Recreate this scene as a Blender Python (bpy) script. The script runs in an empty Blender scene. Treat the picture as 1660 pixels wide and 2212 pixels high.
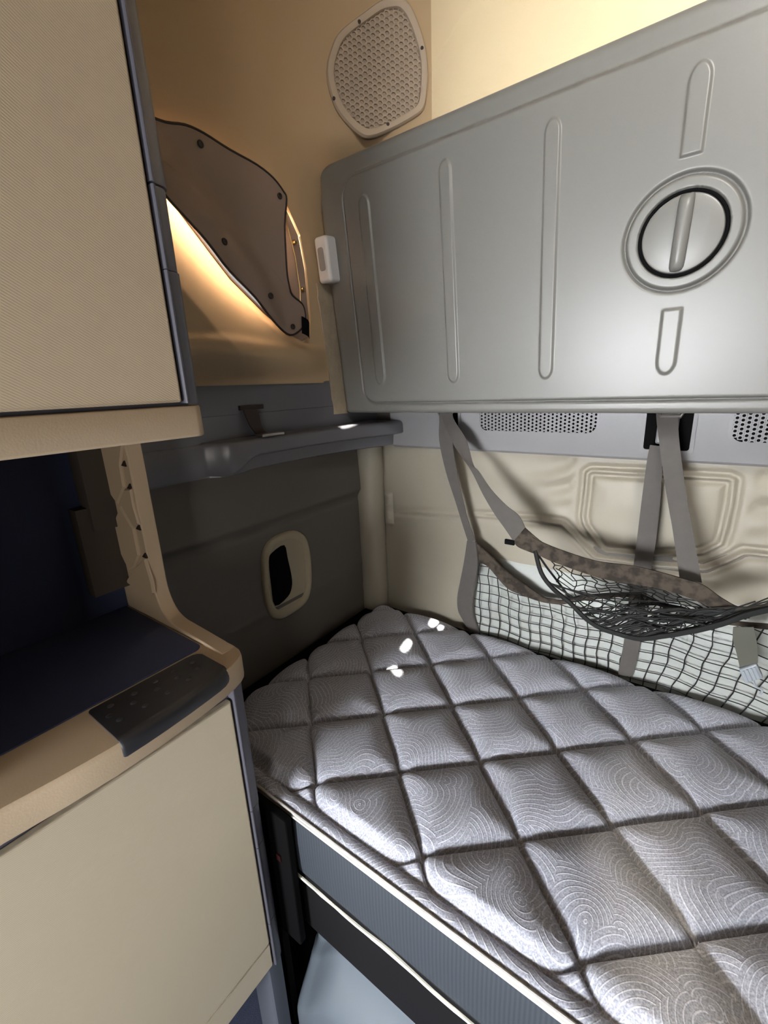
import bpy, bmesh, math, random
from mathutils import Vector, Matrix
random.seed(7)
H = 1.90                       # camera height; lengths below are metres, z measured from the camera's height
D = {"strapA": [[[-0.83, 1.5, -0.089], [-0.779, 1.5, -0.089]], [[-0.82, 1.485, -0.125], [-0.769, 1.485, -0.128]], [[-0.822, 1.485, -0.206], [-0.767, 1.485, -0.201]], [[-0.798, 1.49, -0.321], [-0.75, 1.49, -0.318]], [[-0.759, 1.5, -0.446], [-0.726, 1.5, -0.442]], [[-0.737, 1.51, -0.527], [-0.708, 1.51, -0.52]], [[-0.714, 1.52, -0.607], [-0.681, 1.52, -0.601]]], "strapB": [[[-0.807, 1.49, -0.089], [-0.767, 1.49, -0.089]], [[-0.801, 1.475, -0.13], [-0.757, 1.475, -0.125]], [[-0.742, 1.44, -0.207], [-0.69, 1.44, -0.193]], [[-0.693, 1.41, -0.251], [-0.645, 1.41, -0.278]], [[-0.642, 1.39, -0.298], [-0.617, 1.39, -0.293]], [[-0.594, 1.375, -0.367], [-0.564, 1.375, -0.349]], [[-0.546, 1.365, -0.429], [-0.506, 1.365, -0.395]], [[-0.507, 1.36, -0.472], [-0.461, 1.36, -0.422]], [[-0.472, 1.355, -0.512], [-0.436, 1.355, -0.459]]], "bindB": [[[-0.454, 1.352, -0.528], [-0.429, 1.352, -0.463]], [[-0.405, 1.348, -0.538], [-0.386, 1.348, -0.491]], [[-0.372, 1.345, -0.542], [-0.356, 1.345, -0.504]]], "strapC": [[[-0.126, 1.5, -0.101], [-0.073, 1.5, -0.101]], [[-0.118, 1.48, -0.136], [-0.067, 1.48, -0.135]], [[-0.108, 1.47, -0.176], [-0.059, 1.47, -0.178]], [[-0.082, 1.45, -0.28], [-0.037, 1.45, -0.268]], [[-0.058, 1.43, -0.366], [-0.015, 1.43, -0.352]], [[-0.042, 1.415, -0.42], [0.001, 1.415, -0.405]], [[-0.009, 1.39, -0.548], [0.043, 1.39, -0.551]]], "strapD": [[[-0.13, 1.5, -0.197], [-0.098, 1.5, -0.2]], [[-0.133, 1.5, -0.249], [-0.094, 1.5, -0.247]], [[-0.134, 1.505, -0.367], [-0.087, 1.505, -0.335]], [[-0.134, 1.51, -0.492], [-0.083, 1.51, -0.469]], [[-0.135, 1.515, -0.583], [-0.085, 1.515, -0.582]], [[-0.138, 1.52, -0.663], [-0.089, 1.52, -0.651]], [[-0.135, 1.525, -0.766], [-0.087, 1.525, -0.757]], [[-0.136, 1.53, -0.858], [-0.088, 1.53, -0.847]], [[-0.14, 1.535, -0.955], [-0.092, 1.535, -0.942]], [[-0.144, 1.538, -1.012], [-0.098, 1.538, -0.999]]], "band": [[[-0.409, 1.347, -0.482], [-0.415, 1.347, -0.518]], [[-0.395, 1.345, -0.489], [-0.392, 1.345, -0.536]], [[-0.325, 1.34, -0.506], [-0.335, 1.34, -0.552]], [[-0.218, 1.335, -0.521], [-0.202, 1.335, -0.572]], [[-0.122, 1.33, -0.514], [-0.12, 1.33, -0.569]], [[-0.069, 1.33, -0.517], [-0.063, 1.33, -0.566]], [[-0.01, 1.325, -0.522], [-0.001, 1.325, -0.57]], [[0.042, 1.325, -0.53], [0.049, 1.325, -0.582]], [[0.085, 1.32, -0.554], [0.084, 1.32, -0.589]], [[0.123, 1.32, -0.57], [0.119, 1.32, -0.589]], [[0.15, 1.32, -0.56], [0.153, 1.32, -0.58]], [[0.174, 1.32, -0.546], [0.177, 1.32, -0.567]], [[0.215, 1.32, -0.515], [0.218, 1.32, -0.533]], [[0.268, 1.32, -0.461], [0.271, 1.32, -0.478]]], "rope": [[-0.397, 1.345, -0.527], [-0.37, 1.33, -0.592], [-0.328, 1.32, -0.633], [-0.271, 1.31, -0.664], [-0.225, 1.3, -0.695], [-0.182, 1.295, -0.712], [-0.13, 1.29, -0.714], [-0.078, 1.285, -0.709], [-0.028, 1.285, -0.685], [0.018, 1.285, -0.659], [0.062, 1.285, -0.632], [0.103, 1.29, -0.604], [0.137, 1.3, -0.579], [0.175, 1.31, -0.558], [0.218, 1.32, -0.53], [0.271, 1.32, -0.475]], "rope2": [[-0.295, 1.42, -0.705], [-0.267, 1.43, -0.69], [-0.217, 1.44, -0.676], [-0.144, 1.45, -0.657], [-0.096, 1.45, -0.651], [-0.044, 1.43, -0.655], [0.01, 1.4, -0.641], [0.061, 1.36, -0.63], [0.116, 1.33, -0.583]], "nettop": [[[-0.686, 1.525, -0.607], [-0.662, 1.525, -0.691]], [[-0.63, 1.52, -0.644], [-0.625, 1.52, -0.699]], [[-0.545, 1.515, -0.704], [-0.549, 1.515, -0.764]], [[-0.478, 1.51, -0.734], [-0.488, 1.51, -0.778]], [[-0.413, 1.505, -0.763], [-0.418, 1.505, -0.784]], [[-0.376, 1.5, -0.764], [-0.375, 1.5, -0.779]], [[-0.336, 1.5, -0.758], [-0.335, 1.5, -0.771]], [[-0.287, 1.5, -0.734], [-0.286, 1.5, -0.746]], [[-0.215, 1.5, -0.705], [-0.214, 1.5, -0.717]], [[-0.124, 1.5, -0.677], [-0.123, 1.5, -0.688]], [[-0.009, 1.5, -0.691], [-0.008, 1.5, -0.705]], [[0.115, 1.5, -0.699], [0.117, 1.5, -0.71]], [[0.258, 1.5, -0.676], [0.26, 1.5, -0.691]]], "netleft": [[[-0.718, 1.522, -0.605], [-0.682, 1.522, -0.605]], [[-0.731, 1.522, -0.701], [-0.673, 1.522, -0.692]], [[-0.749, 1.525, -0.795], [-0.682, 1.525, -0.779]], [[-0.763, 1.53, -0.87], [-0.692, 1.53, -0.859]], [[-0.761, 1.535, -0.935], [-0.693, 1.535, -0.931]], [[-0.739, 1.54, -0.979], [-0.685, 1.54, -0.97]], [[-0.714, 1.545, -1.03], [-0.668, 1.545, -1.015]]], "oct": [[-0.298, -0.302], [-0.119, -0.298], [0.068, -0.295], [0.081, -0.302], [0.084, -0.372], [0.082, -0.445], [0.077, -0.495], [0.04, -0.53], [-0.089, -0.564], [-0.227, -0.582], [-0.247, -0.567], [-0.303, -0.495], [-0.312, -0.464], [-0.309, -0.359], [-0.309, -0.312]], "octo": [[-1.065, -0.549], [-0.774, -0.523], [-0.587, -0.509], [-0.474, -0.501], [-0.379, -0.501], [-0.336, -0.539], [-0.263, -0.606], [-0.127, -0.602], [-0.005, -0.592], [0.051, -0.584], [0.097, -0.55], [0.136, -0.512], [0.187, -0.509], [0.257, -0.504], [0.475, -0.507]], "oct2": [[0.049, -0.57], [0.051, -0.587], [0.102, -0.563], [0.14, -0.513]], "buckle": [[0.156, 1.4, -0.783], [0.188, 1.4, -0.752], [0.208, 1.4, -0.79], [0.174, 1.4, -0.82]], "bstrap": [[[0.123, 1.36, -0.646], [0.163, 1.36, -0.634]], [[0.128, 1.37, -0.685], [0.174, 1.37, -0.669]], [[0.143, 1.385, -0.733], [0.184, 1.385, -0.709]], [[0.156, 1.395, -0.775], [0.191, 1.395, -0.75]]], "cord": [[0.193, 1.42, -0.82], [0.202, 1.42, -0.838], [0.215, 1.42, -0.842], [0.214, 1.42, -0.856]], "facA": [[-1.136, -0.107], [-1.011, -0.098], [-1.04, -0.144], [-1.046, -0.197], [-1.1, -0.243], [-1.129, -0.219], [-1.159, -0.198], [-1.155, -0.142]], "facB": [[-1.155, -0.303], [-1.088, -0.244], [-1.04, -0.292], [-1.042, -0.36], [-1.081, -0.398], [-1.115, -0.414], [-1.152, -0.358]], "facC": [[-1.047, -0.2], [-1.018, -0.197], [-1.02, -0.236], [-1.012, -0.279], [-1.039, -0.289], [-1.082, -0.241]], "facD": [[-1.15, -0.452], [-1.076, -0.397], [-1.015, -0.361], [-1.004, -0.42], [-1.007, -0.45], [-1.036, -0.451], [-1.102, -0.46]], "notch": [[-1.031, -0.144], [-1.026, -0.195], [-1.023, -0.29], [-1.02, -0.358], [-1.02, -0.448]]}
SC = bpy.context.scene
# the net carries on to the right, out of the photograph, up to its third hanger
D['band'] += [[[.345, 1.35, -.385], [.352, 1.35, -.402]], [[.450, 1.40, -.285], [.460, 1.40, -.302]], [[.560, 1.47, -.165], [.585, 1.47, -.175]], [[.585, 1.50, -.10], [.630, 1.50, -.10]]]
D['rope'] += [[.350, 1.35, -.402], [.455, 1.40, -.300], [.575, 1.47, -.175]]
D['nettop'] += [[[.42, 1.51, -.665], [.42, 1.51, -.685]], [[.63, 1.52, -.60], [.63, 1.52, -.625]]]
COL = SC.collection
PI = math.pi

# ------------------------------------------------------------------ materials
def mat(name, col, rough=0.6, spec=0.5, bump=None, noise=None, metal=0.0, sheen=0.0, coat=0.0):
    m = bpy.data.materials.new(name); m.use_nodes = True
    nt = m.node_tree; b = nt.nodes['Principled BSDF']
    b.inputs['Base Color'].default_value = (*col, 1); b.inputs['Roughness'].default_value = rough
    b.inputs['Specular IOR Level'].default_value = spec; b.inputs['Metallic'].default_value = metal
    b.inputs['Sheen Weight'].default_value = sheen; b.inputs['Coat Weight'].default_value = coat
    tc = nt.nodes.new('ShaderNodeTexCoord')
    if noise:                                   # (scale, amount): small tonal variation
        n = nt.nodes.new('ShaderNodeTexNoise'); n.inputs['Scale'].default_value = noise[0]; n.inputs['Detail'].default_value = 4
        nt.links.new(tc.outputs['Object'], n.inputs['Vector'])
        mx = nt.nodes.new('ShaderNodeMix'); mx.data_type = 'RGBA'
        a = noise[1]
        mx.inputs['A'].default_value = (*[c*(1-a) for c in col], 1); mx.inputs['B'].default_value = (*[min(1, c*(1+a)) for c in col], 1)
        nt.links.new(n.outputs['Fac'], mx.inputs['Factor']); nt.links.new(mx.outputs['Result'], b.inputs['Base Color'])
    if bump:                                    # (scale, strength, distance)
        n2 = nt.nodes.new('ShaderNodeTexNoise'); n2.inputs['Scale'].default_value = bump[0]; n2.inputs['Detail'].default_value = 3
        nt.links.new(tc.outputs['Object'], n2.inputs['Vector'])
        bp = nt.nodes.new('ShaderNodeBump'); bp.inputs['Strength'].default_value = bump[1]; bp.inputs['Distance'].default_value = bump[2]
        nt.links.new(n2.outputs['Fac'], bp.inputs['Height']); nt.links.new(bp.outputs['Normal'], b.inputs['Normal'])
    return m

def mathn(nt, op, a, b=None, c=None):
    n = nt.nodes.new('ShaderNodeMath'); n.operation = op
    for i, v in enumerate((a, b, c)):
        if v is None: continue
        if isinstance(v, (int, float)): n.inputs[i].default_value = v
        else: nt.links.new(v, n.inputs[i])
    return n.outputs[0]

def weave_mat(name, col, freq, axes, amt, rough=0.75):
    """fine textile rib: two crossing sine waves modulate colour and relief"""
    m = mat(name, col, rough, 0.3); nt = m.node_tree; b = nt.nodes['Principled BSDF']
    tc = nt.nodes.new('ShaderNodeTexCoord'); sp = nt.nodes.new('ShaderNodeSeparateXYZ')
    nt.links.new(tc.outputs['Object'], sp.inputs[0])
    tot = None
    for ax, k in axes:
        s = mathn(nt, 'MULTIPLY', sp.outputs[ax], k*freq)
        tot = s if tot is None else mathn(nt, 'ADD', tot, s)
    w = mathn(nt, 'SINE', tot)
    nz = nt.nodes.new('ShaderNodeTexNoise'); nz.inputs['Scale'].default_value = 3.0; nt.links.new(tc.outputs['Object'], nz.inputs['Vector'])
    f = mathn(nt, 'MULTIPLY_ADD', w, amt, 0.5)
    f = mathn(nt, 'ADD', f, mathn(nt, 'MULTIPLY_ADD', nz.outputs['Fac'], 0.3, -0.15))
    mx = nt.nodes.new('ShaderNodeMix'); mx.data_type = 'RGBA'
    mx.inputs['A'].default_value = (*[c*0.85 for c in col], 1); mx.inputs['B'].default_value = (*[c*1.15 for c in col], 1)
    nt.links.new(f, mx.inputs['Factor']); nt.links.new(mx.outputs['Result'], b.inputs['Base Color'])
    bp = nt.nodes.new('ShaderNodeBump'); bp.inputs['Strength'].default_value = 0.15; bp.inputs['Distance'].default_value = 0.0004
    nt.links.new(w, bp.inputs['Height']); nt.links.new(bp.outputs['Normal'], b.inputs['Normal'])
    return m

def lin(r, g, b):
    f = lambda c: (c/255/12.92) if c/255 <= 0.04045 else ((c/255+0.055)/1.055)**2.4
    return (f(r), f(g), f(b))

def mattress_fabric():
    col = lin(188, 184, 190)
    m = mat('quilted_knit', col, 0.85, 0.2, sheen=0.25); nt = m.node_tree; b = nt.nodes['Principled BSDF']
    tc = nt.nodes.new('ShaderNodeTexCoord')
    # swirling fans of thin pale lines: rings round scattered centres, bent by noise
    nz = nt.nodes.new('ShaderNodeTexNoise'); nz.inputs['Scale'].default_value = 7; nz.inputs['Detail'].default_value = 0
    nt.links.new(tc.outputs['Object'], nz.inputs['Vector'])
    vm = nt.nodes.new('ShaderNodeVectorMath'); vm.operation = 'MULTIPLY_ADD'
    nt.links.new(nz.outputs['Color'], vm.inputs[0]); vm.inputs[1].default_value = (0.06, 0.06, 0); nt.links.new(tc.outputs['Object'], vm.inputs[2])
    vo = nt.nodes.new('ShaderNodeTexVoronoi'); vo.voronoi_dimensions = '2D'; vo.inputs['Scale'].default_value = 9.0
    nt.links.new(vm.outputs[0], vo.inputs['Vector'])
    # each patch is a fan of arcs whose centre lies off to one side of the patch
    dv = nt.nodes.new('ShaderNodeVectorMath'); dv.operation = 'SUBTRACT'; nt.links.new(vm.outputs[0], dv.inputs[0]); nt.links.new(vo.outputs['Position'], dv.inputs[1])
    o1 = nt.nodes.new('ShaderNodeVectorMath'); o1.operation = 'MULTIPLY_ADD'; nt.links.new(vo.outputs['Color'], o1.inputs[0]); o1.inputs[1].default_value = (1, 1, 0); o1.inputs[2].default_value = (-.5, -.5, 0)
    o2 = nt.nodes.new('ShaderNodeVectorMath'); o2.operation = 'NORMALIZE'; nt.links.new(o1.outputs[0], o2.inputs[0])
    of = nt.nodes.new('ShaderNodeVectorMath'); of.operation = 'SCALE'; nt.links.new(o2.outputs[0], of.inputs[0]); of.inputs['Scale'].default_value = .085
    ad = nt.nodes.new('ShaderNodeVectorMath'); ad.operation = 'ADD'; nt.links.new(dv.outputs[0], ad.inputs[0]); nt.links.new(of.outputs[0], ad.inputs[1])
    mk_ = nt.nodes.new('ShaderNodeVectorMath'); mk_.operation = 'MULTIPLY'; nt.links.new(ad.outputs[0], mk_.inputs[0]); mk_.inputs[1].default_value = (1, 1, 0)
    le = nt.nodes.new('ShaderNodeVectorMath'); le.operation = 'LENGTH'; nt.links.new(mk_.outputs[0], le.inputs[0])
    ring = mathn(nt, 'SINE', mathn(nt, 'MULTIPLY', le.outputs['Value'], 2*PI/.0115))
    ln = mathn(nt, 'SMOOTH_MIN', mathn(nt, 'MAXIMUM', mathn(nt, 'MULTIPLY_ADD', ring, 2.6, -1.6), 0.0), 1.0, 0.1)
    sk = nt.nodes.new('ShaderNodeTexNoise'); sk.inputs['Scale'].default_value = 300; sk.inputs['Detail'].default_value = 2
    nt.links.new(tc.outputs['Object'], sk.inputs['Vector'])
    spk = mathn(nt, 'MULTIPLY_ADD', sk.outputs['Fac'], 2.0, -0.65)
    fac = mathn(nt, 'ADD', mathn(nt, 'MULTIPLY', ln, 0.42), mathn(nt, 'MULTIPLY', spk, 0.65))
    mx = nt.nodes.new('ShaderNodeMix'); mx.data_type = 'RGBA'; mx.clamp_factor = True
    mx.inputs['A'].default_value = (*lin(140, 142, 154), 1); mx.inputs['B'].default_value = (*lin(228, 231, 242), 1)
    nt.links.new(fac, mx.inputs['Factor']); nt.links.new(mx.outputs['Result'], b.inputs['Base Color'])
    bp = nt.nodes.new('ShaderNodeBump'); bp.inputs['Strength'].default_value = 0.5; bp.inputs['Distance'].default_value = 0.0012
    nt.links.new(mathn(nt, 'ADD', ln, mathn(nt, 'MULTIPLY', sk.outputs['Fac'], 0.6)), bp.inputs['Height']); nt.links.new(bp.outputs['Normal'], b.inputs['Normal'])
    return m

def camo_mat():
    m = mat('worn_brown_webbing', lin(92, 82, 70), 0.8, 0.2); nt = m.node_tree; b = nt.nodes['Principled BSDF']
    tc = nt.nodes.new('ShaderNodeTexCoord'); n = nt.nodes.new('ShaderNodeTexNoise'); n.inputs['Scale'].default_value = 38; n.inputs['Detail'].default_value = 2
    nt.links.new(tc.outputs['Object'], n.inputs['Vector'])
    r = nt.nodes.new('ShaderNodeValToRGB'); r.color_ramp.elements[0].position = 0.38; r.color_ramp.elements[0].color = (*lin(42, 36, 32), 1)
    r.color_ramp.elements[1].position = 0.58; r.color_ramp.elements[1].color = (*lin(68, 61, 53), 1)
    nt.links.new(n.outputs['Fac'], r.inputs[0]); nt.links.new(r.outputs[0], b.inputs['Base Color'])
    return m

M = {}
M['beige_wall'] = mat('shade_toned_beige_liner', lin(176, 153, 122), 0.75, 0.25, bump=(260, .25, .001), noise=(2.5, .06))  # darker than the cream liner: upper-left shade deepened in this base colour
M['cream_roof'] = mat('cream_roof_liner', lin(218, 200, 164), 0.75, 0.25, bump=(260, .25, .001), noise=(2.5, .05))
M['vinyl'] = mat('taupe_padded_vinyl', lin(140, 133, 120), 0.5, 0.4, bump=(140, .15, .001), noise=(3, .06))
M['vinyl_shaded'] = mat('shade_darkened_vinyl', lin(90, 85, 80), 0.55, 0.4, bump=(120, .15, .001), noise=(3, .06))  # cabinet's shade on the lower side wall put into the vinyl colour
M['liner'] = mat('pale_grey_liner', lin(158, 161, 157), 0.5, 0.4, noise=(3, .04))
M['door'] = weave_mat('beige_ribbed_door_fabric', lin(196, 179, 154), 2*PI/0.0036, ((1, .55), (2, .85)), .22)
M['door_low'] = weave_mat('beige_ribbed_door_cloth', lin(204, 192, 168), 2*PI/0.0034, ((1, .12), (2, .99)), .22)
M['tan'] = mat('tan_moulded_plastic', lin(186, 166, 140), 0.55, 0.4, bump=(300, .2, .0008), noise=(5, .04))
M['grey_trim'] = mat('charcoal_edge_trim', lin(84, 83, 92), 0.38, 0.5, bump=(350, .1, .0006))
M['bunk'] = mat('satin_grey_panel', lin(106, 105, 101), 0.36, 0.45, bump=(500, .06, .0005), noise=(2.5, .05))
M['grey_shelf'] = mat('mid_grey_plastic', lin(96, 96, 101), 0.36, 0.5, bump=(400, .1, .0006))
M['trim_light'] = mat('light_grey_plastic', lin(126, 124, 126), 0.45, 0.45, bump=(300, .12, .0006))
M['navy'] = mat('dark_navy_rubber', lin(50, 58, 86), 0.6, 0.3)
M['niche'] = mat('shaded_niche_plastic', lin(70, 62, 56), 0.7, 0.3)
M['cabin_dark'] = mat('dark_cab_interior', lin(88, 84, 80), .8, .2)
M['rubber'] = mat('black_ribbed_rubber', lin(40, 40, 44), 0.42, 0.5)
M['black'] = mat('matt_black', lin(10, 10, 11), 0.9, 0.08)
M['frame_black'] = mat('black_steel', lin(17, 16, 17), 0.6, 0.25)
M['cover'] = mat('brown_vinyl_cover', lin(142, 124, 112), 0.6, 0.3, noise=(4, .08))
M['bead'] = mat('dark_brown_piping', lin(42, 30, 26), 0.5, 0.4)
M['brass'] = mat('brass_stud', lin(205, 175, 120), 0.3, 0.5, metal=1.0)
M['steel'] = mat('brushed_steel', lin(170, 165, 160), 0.35, 0.5, metal=1.0)
M['quilt'] = mattress_fabric()
M['side_cloth'] = weave_mat('charcoal_ribbed_border', lin(54, 59, 66), 2*PI/0.009, ((0, 1.0),), .4, .7)
M['white_piping'] = mat('white_piping', lin(196, 194, 188), 0.6, 0.3)
M['sheet'] = mat('off_white_hem', lin(235, 232, 215), 0.7, 0.3)
M['strap'] = mat('grey_webbing', lin(78, 74, 71), 0.7, 0.3, bump=(700, .3, .001), noise=(40, .12))
M['cord'] = mat('black_net_cord', lin(24, 25, 25), 0.7, 0.3)
M['camo'] = camo_mat()
M['olive'] = mat('olive_strap', lin(84, 84, 76), 0.7, 0.3)
M['buckle'] = mat('grey_nylon_buckle', lin(140, 146, 152), 0.45, 0.5)
M['bin'] = mat('blue_grey_plastic', lin(100, 108, 117), 0.5, 0.4, noise=(6, .06))
M['carpet'] = mat('dark_blue_carpet', lin(84, 90, 110), 0.95, 0.1, bump=(300, .5, .003), noise=(60, .2))
M['grille'] = mat('taupe_grille', lin(172, 156, 138), 0.6, 0.4)
M['bezel'] = mat('beige_bezel', lin(160, 150, 128), 0.5, 0.4)
M['post'] = mat('slate_plastic_post', lin(96, 100, 110), 0.45, 0.45)

# ------------------------------------------------------------------ object helpers
def tag(o, label=None, cat=None, group=None, kind=None):
    if label: o['label'] = label
    if cat: o['category'] = cat
    if group: o['group'] = group
    if kind: o['kind'] = kind
    return o

def thing(name, label, cat, loc):
    o = bpy.data.objects.new(name, None); COL.objects.link(o)
    o.location = (loc[0], loc[1], loc[2]+H); o.empty_display_size = 0.05
    return tag(o, label, cat)

def wloc(o):
    v = Vector((0, 0, 0))
    while o: v += o.location; o = o.parent
    return v

def put(name, verts, faces, m, parent=None, smooth=True, loc=None):
    """verts: metres in the camera-height frame; stored relative to the parent (or loc)"""
    base = wloc(parent) if parent else (Vector((loc[0], loc[1], loc[2]+H)) if loc else Vector((0, 0, 0)))
    me = bpy.data.meshes.new(name)
    me.from_pydata([(v[0]-base.x, v[1]-base.y, v[2]+H-base.z) for v in verts], [], faces)
    me.materials.append(m)
    me.polygons.foreach_set('use_smooth', [smooth]*len(me.polygons)); me.update()
    o = bpy.data.objects.new(name, me); COL.objects.link(o)
    if parent: o.parent = parent
    else: o.location = base
    return o

def fix(o, auto=40, recalc=True):
    bm = bmesh.new(); bm.from_mesh(o.data)
    bmesh.ops.remove_doubles(bm, verts=bm.verts, dist=1e-5)
    if recalc: bmesh.ops.recalc_face_normals(bm, faces=bm.faces)
    for e in bm.edges:
        if len(e.link_faces) == 2: e.smooth = e.calc_face_angle(0) < math.radians(auto)
    bm.to_mesh(o.data); bm.free(); return o

def bevel(o, w, seg=3, ang=30):
    b = o.modifiers.new('bevel', 'BEVEL'); b.width = w; b.segments = seg; b.limit_method = 'ANGLE'; b.angle_limit = math.radians(ang)
    b.harden_normals = False
    return o

class MB:
    def __init__(s): s.v = []; s.f = []
    def add(s, v, f):
        k = len(s.v); s.v += [tuple(p) for p in v]; s.f += [tuple(i+k for i in q) for q in f]; return s
    def box(s, x0, x1, y0, y1, z0, z1):
        v = [(x, y, z) for x in (x0, x1) for y in (y0, y1) for z in (z0, z1)]
        return s.add(v, [(0, 1, 3, 2), (4, 6, 7, 5), (0, 4, 5, 1), (2, 3, 7, 6), (0, 2, 6, 4), (1, 5, 7, 3)])
    def prism(s, poly, fn, a, b):
        """poly of (p,q); fn(p,q,t)->xyz ; from t=a to t=b"""
        n = len(poly); v = [fn(p, q, a) for p, q in poly]+[fn(p, q, b) for p, q in poly]
        return s.add(v, [tuple(range(n))[::-1], tuple(range(n, 2*n))]+[(i, (i+1) % n, n+(i+1) % n, n+i) for i in range(n)])
    def loft(s, rings, closed=True, cap=True):
        n = len(rings[0]); v = [p for r in rings for p in r]; f = []
        for k in range(len(rings)-1):
            for i in range(n if closed else n-1):
                j = (i+1) % n
                f.append((k*n+i, k*n+j, (k+1)*n+j, (k+1)*n+i))
        if cap and closed: f += [tuple(range(n))[::-1], tuple(range((len(rings)-1)*n, len(rings)*n))]
        return s.add(v, f)
    def tube(s, pts, r, sides=8, closed=False):
        pts = [Vector(p) for p in pts]; n = len(pts); rings = []
        prev = None
        for i in range(n):
            a = pts[(i-1) % n] if (closed or i > 0) else pts[i]; b = pts[(i+1) % n] if (closed or i < n-1) else pts[i]
            t = (b-a); t = t.normalized() if t.length > 1e-9 else Vector((0, 0, 1))
            if prev is None: u = t.orthogonal().normalized()
            else:
                u = prev-t*prev.dot(t); u = u.normalized() if u.length > 1e-6 else t.orthogonal().normalized()
            prev = u; w = t.cross(u); rr = r[i] if isinstance(r, (list, tuple)) else r
            rings.append([tuple(pts[i]+(u*math.cos(2*PI*k/sides)+w*math.sin(2*PI*k/sides))*rr) for k in range(sides)])
        if closed: rings.append(rings[0])
        return s.loft(rings, True, not closed)
    def ribbon(s, L, th=0.002, ridges=0):
        """L: list of (left point, right point)"""
        rings = []; n = len(L)
        for i, (a, b) in enumerate(L):
            a = Vector(a); b = Vector(b); a0, b0 = map(Vector, L[max(0, i-1)]); a1, b1 = map(Vector, L[min(n-1, i+1)])
            t = ((a1+b1)-(a0+b0)).normalized(); nn = (b-a).cross(t)
            nn = nn.normalized() if nn.length > 1e-8 else Vector((0, -1, 0))
            K = 2*ridges+1 if ridges else 1
            top = [a.lerp(b, k/K)+nn*(th*(.5 if not ridges or k % 2 else -.25)) for k in range(K+1)]
            bot = [b.lerp(a, k/K)-nn*th*.5 for k in range(K+1)]
            rings.append([tuple(p) for p in top+bot])
        return s.loft(rings)
    def put(s, name, m, parent=None, auto=40, smooth=True, loc=None): return fix(put(name, s.v, s.f, m, parent, smooth, loc), auto)

def grid(nu, nv, fn):
    v = [fn(i/(nu-1), j/(nv-1)) for j in range(nv) for i in range(nu)]
    f = [(j*nu+i, j*nu+i+1, (j+1)*nu+i+1, (j+1)*nu+i) for j in range(nv-1) for i in range(nu-1)]
    return v, f

def rrect(x0, x1, y0, y1, r, n=6):
    if not isinstance(r, (list, tuple)): r = (r,)*4
    out = []
    for (cx, cy, a0, rr) in ((x1-r[0], y1-r[0], 0, r[0]), (x0+r[1], y1-r[1], 90, r[1]), (x0+r[2], y0+r[2], 180, r[2]), (x1-r[3], y0+r[3], 270, r[3])):
        for k in range(n+1):
            a = math.radians(a0+90*k/n); out.append((cx+rr*math.cos(a), cy+rr*math.sin(a)))
    return out

def smooth_poly(P, n=3, closed=True):
    """Catmull-Rom resample"""
    P = [Vector(p) for p in P]; out = []; N = len(P)
    for i in range(N if closed else N-1):
        g = (lambda k: P[k % N]) if closed else (lambda k: P[min(max(k, 0), N-1)])
        p0, p1, p2, p3 = g(i-1), g(i), g(i+1), g(i+2)
        for k in range(n):
            t = k/n
            out.append(tuple(.5*((2*p1)+(p2-p0)*t+(2*p0-5*p1+4*p2-p3)*t*t+(3*p1-p0-3*p2+p3)*t**3)))
    if not closed: out.append(tuple(P[-1]))
    return out

def ss(a, b, x):
    t = min(1, max(0, (x-a)/(b-a))); return t*t*(3-2*t)

def vnoise(x, y, seed=0):
    def h(i, j):
        n = math.sin(i*127.1+j*311.7+seed*74.7)*43758.5453; return n-math.floor(n)
    i, j = math.floor(x), math.floor(y); fx, fy = x-i, y-j
    fx = fx*fx*(3-2*fx); fy = fy*fy*(3-2*fy)
    return (h(i, j)*(1-fx)+h(i+1, j)*fx)*(1-fy)+(h(i, j+1)*(1-fx)+h(i+1, j+1)*fx)*fy

def seg_d(px, py, P):
    best = 9
    for (ax, ay), (bx, by) in zip(P, P[1:]):
        dx, dy = bx-ax, by-ay; t = max(0, min(1, ((px-ax)*dx+(py-ay)*dy)/(dx*dx+dy*dy+1e-12)))
        d = math.hypot(px-ax-t*dx, py-ay-t*dy)
        if d < best: best = d
    return best

XL, XR, YB, YF = -1.20, 1.15, 1.60, -2.20      # the cab's inside faces
ZF, ZC = -H, 1.40
T = 0.03

# ------------------------------------------------------------------ the setting
floor = MB().box(XL-.1, XR+.1, YF-.1, YB+.1, ZF-.05, ZF).put('floor', M['carpet'], smooth=False); tag(floor, 'dark blue carpeted cab floor', 'floor', kind='structure')
ceil = MB().box(XL-.1, XR+.1, YF-.1, YB+.1, ZC, ZC+.05).put('ceiling', M['beige_wall'], smooth=False); tag(ceil, 'beige cab roof lining', 'ceiling', kind='structure')
front = MB().box(XL-.1, XR+.1, YF-.1, YF, ZF, ZC).put('wall_front', M['cabin_dark'], smooth=False); tag(front, 'front end of the cab behind the viewer', 'wall', kind='structure')

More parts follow.
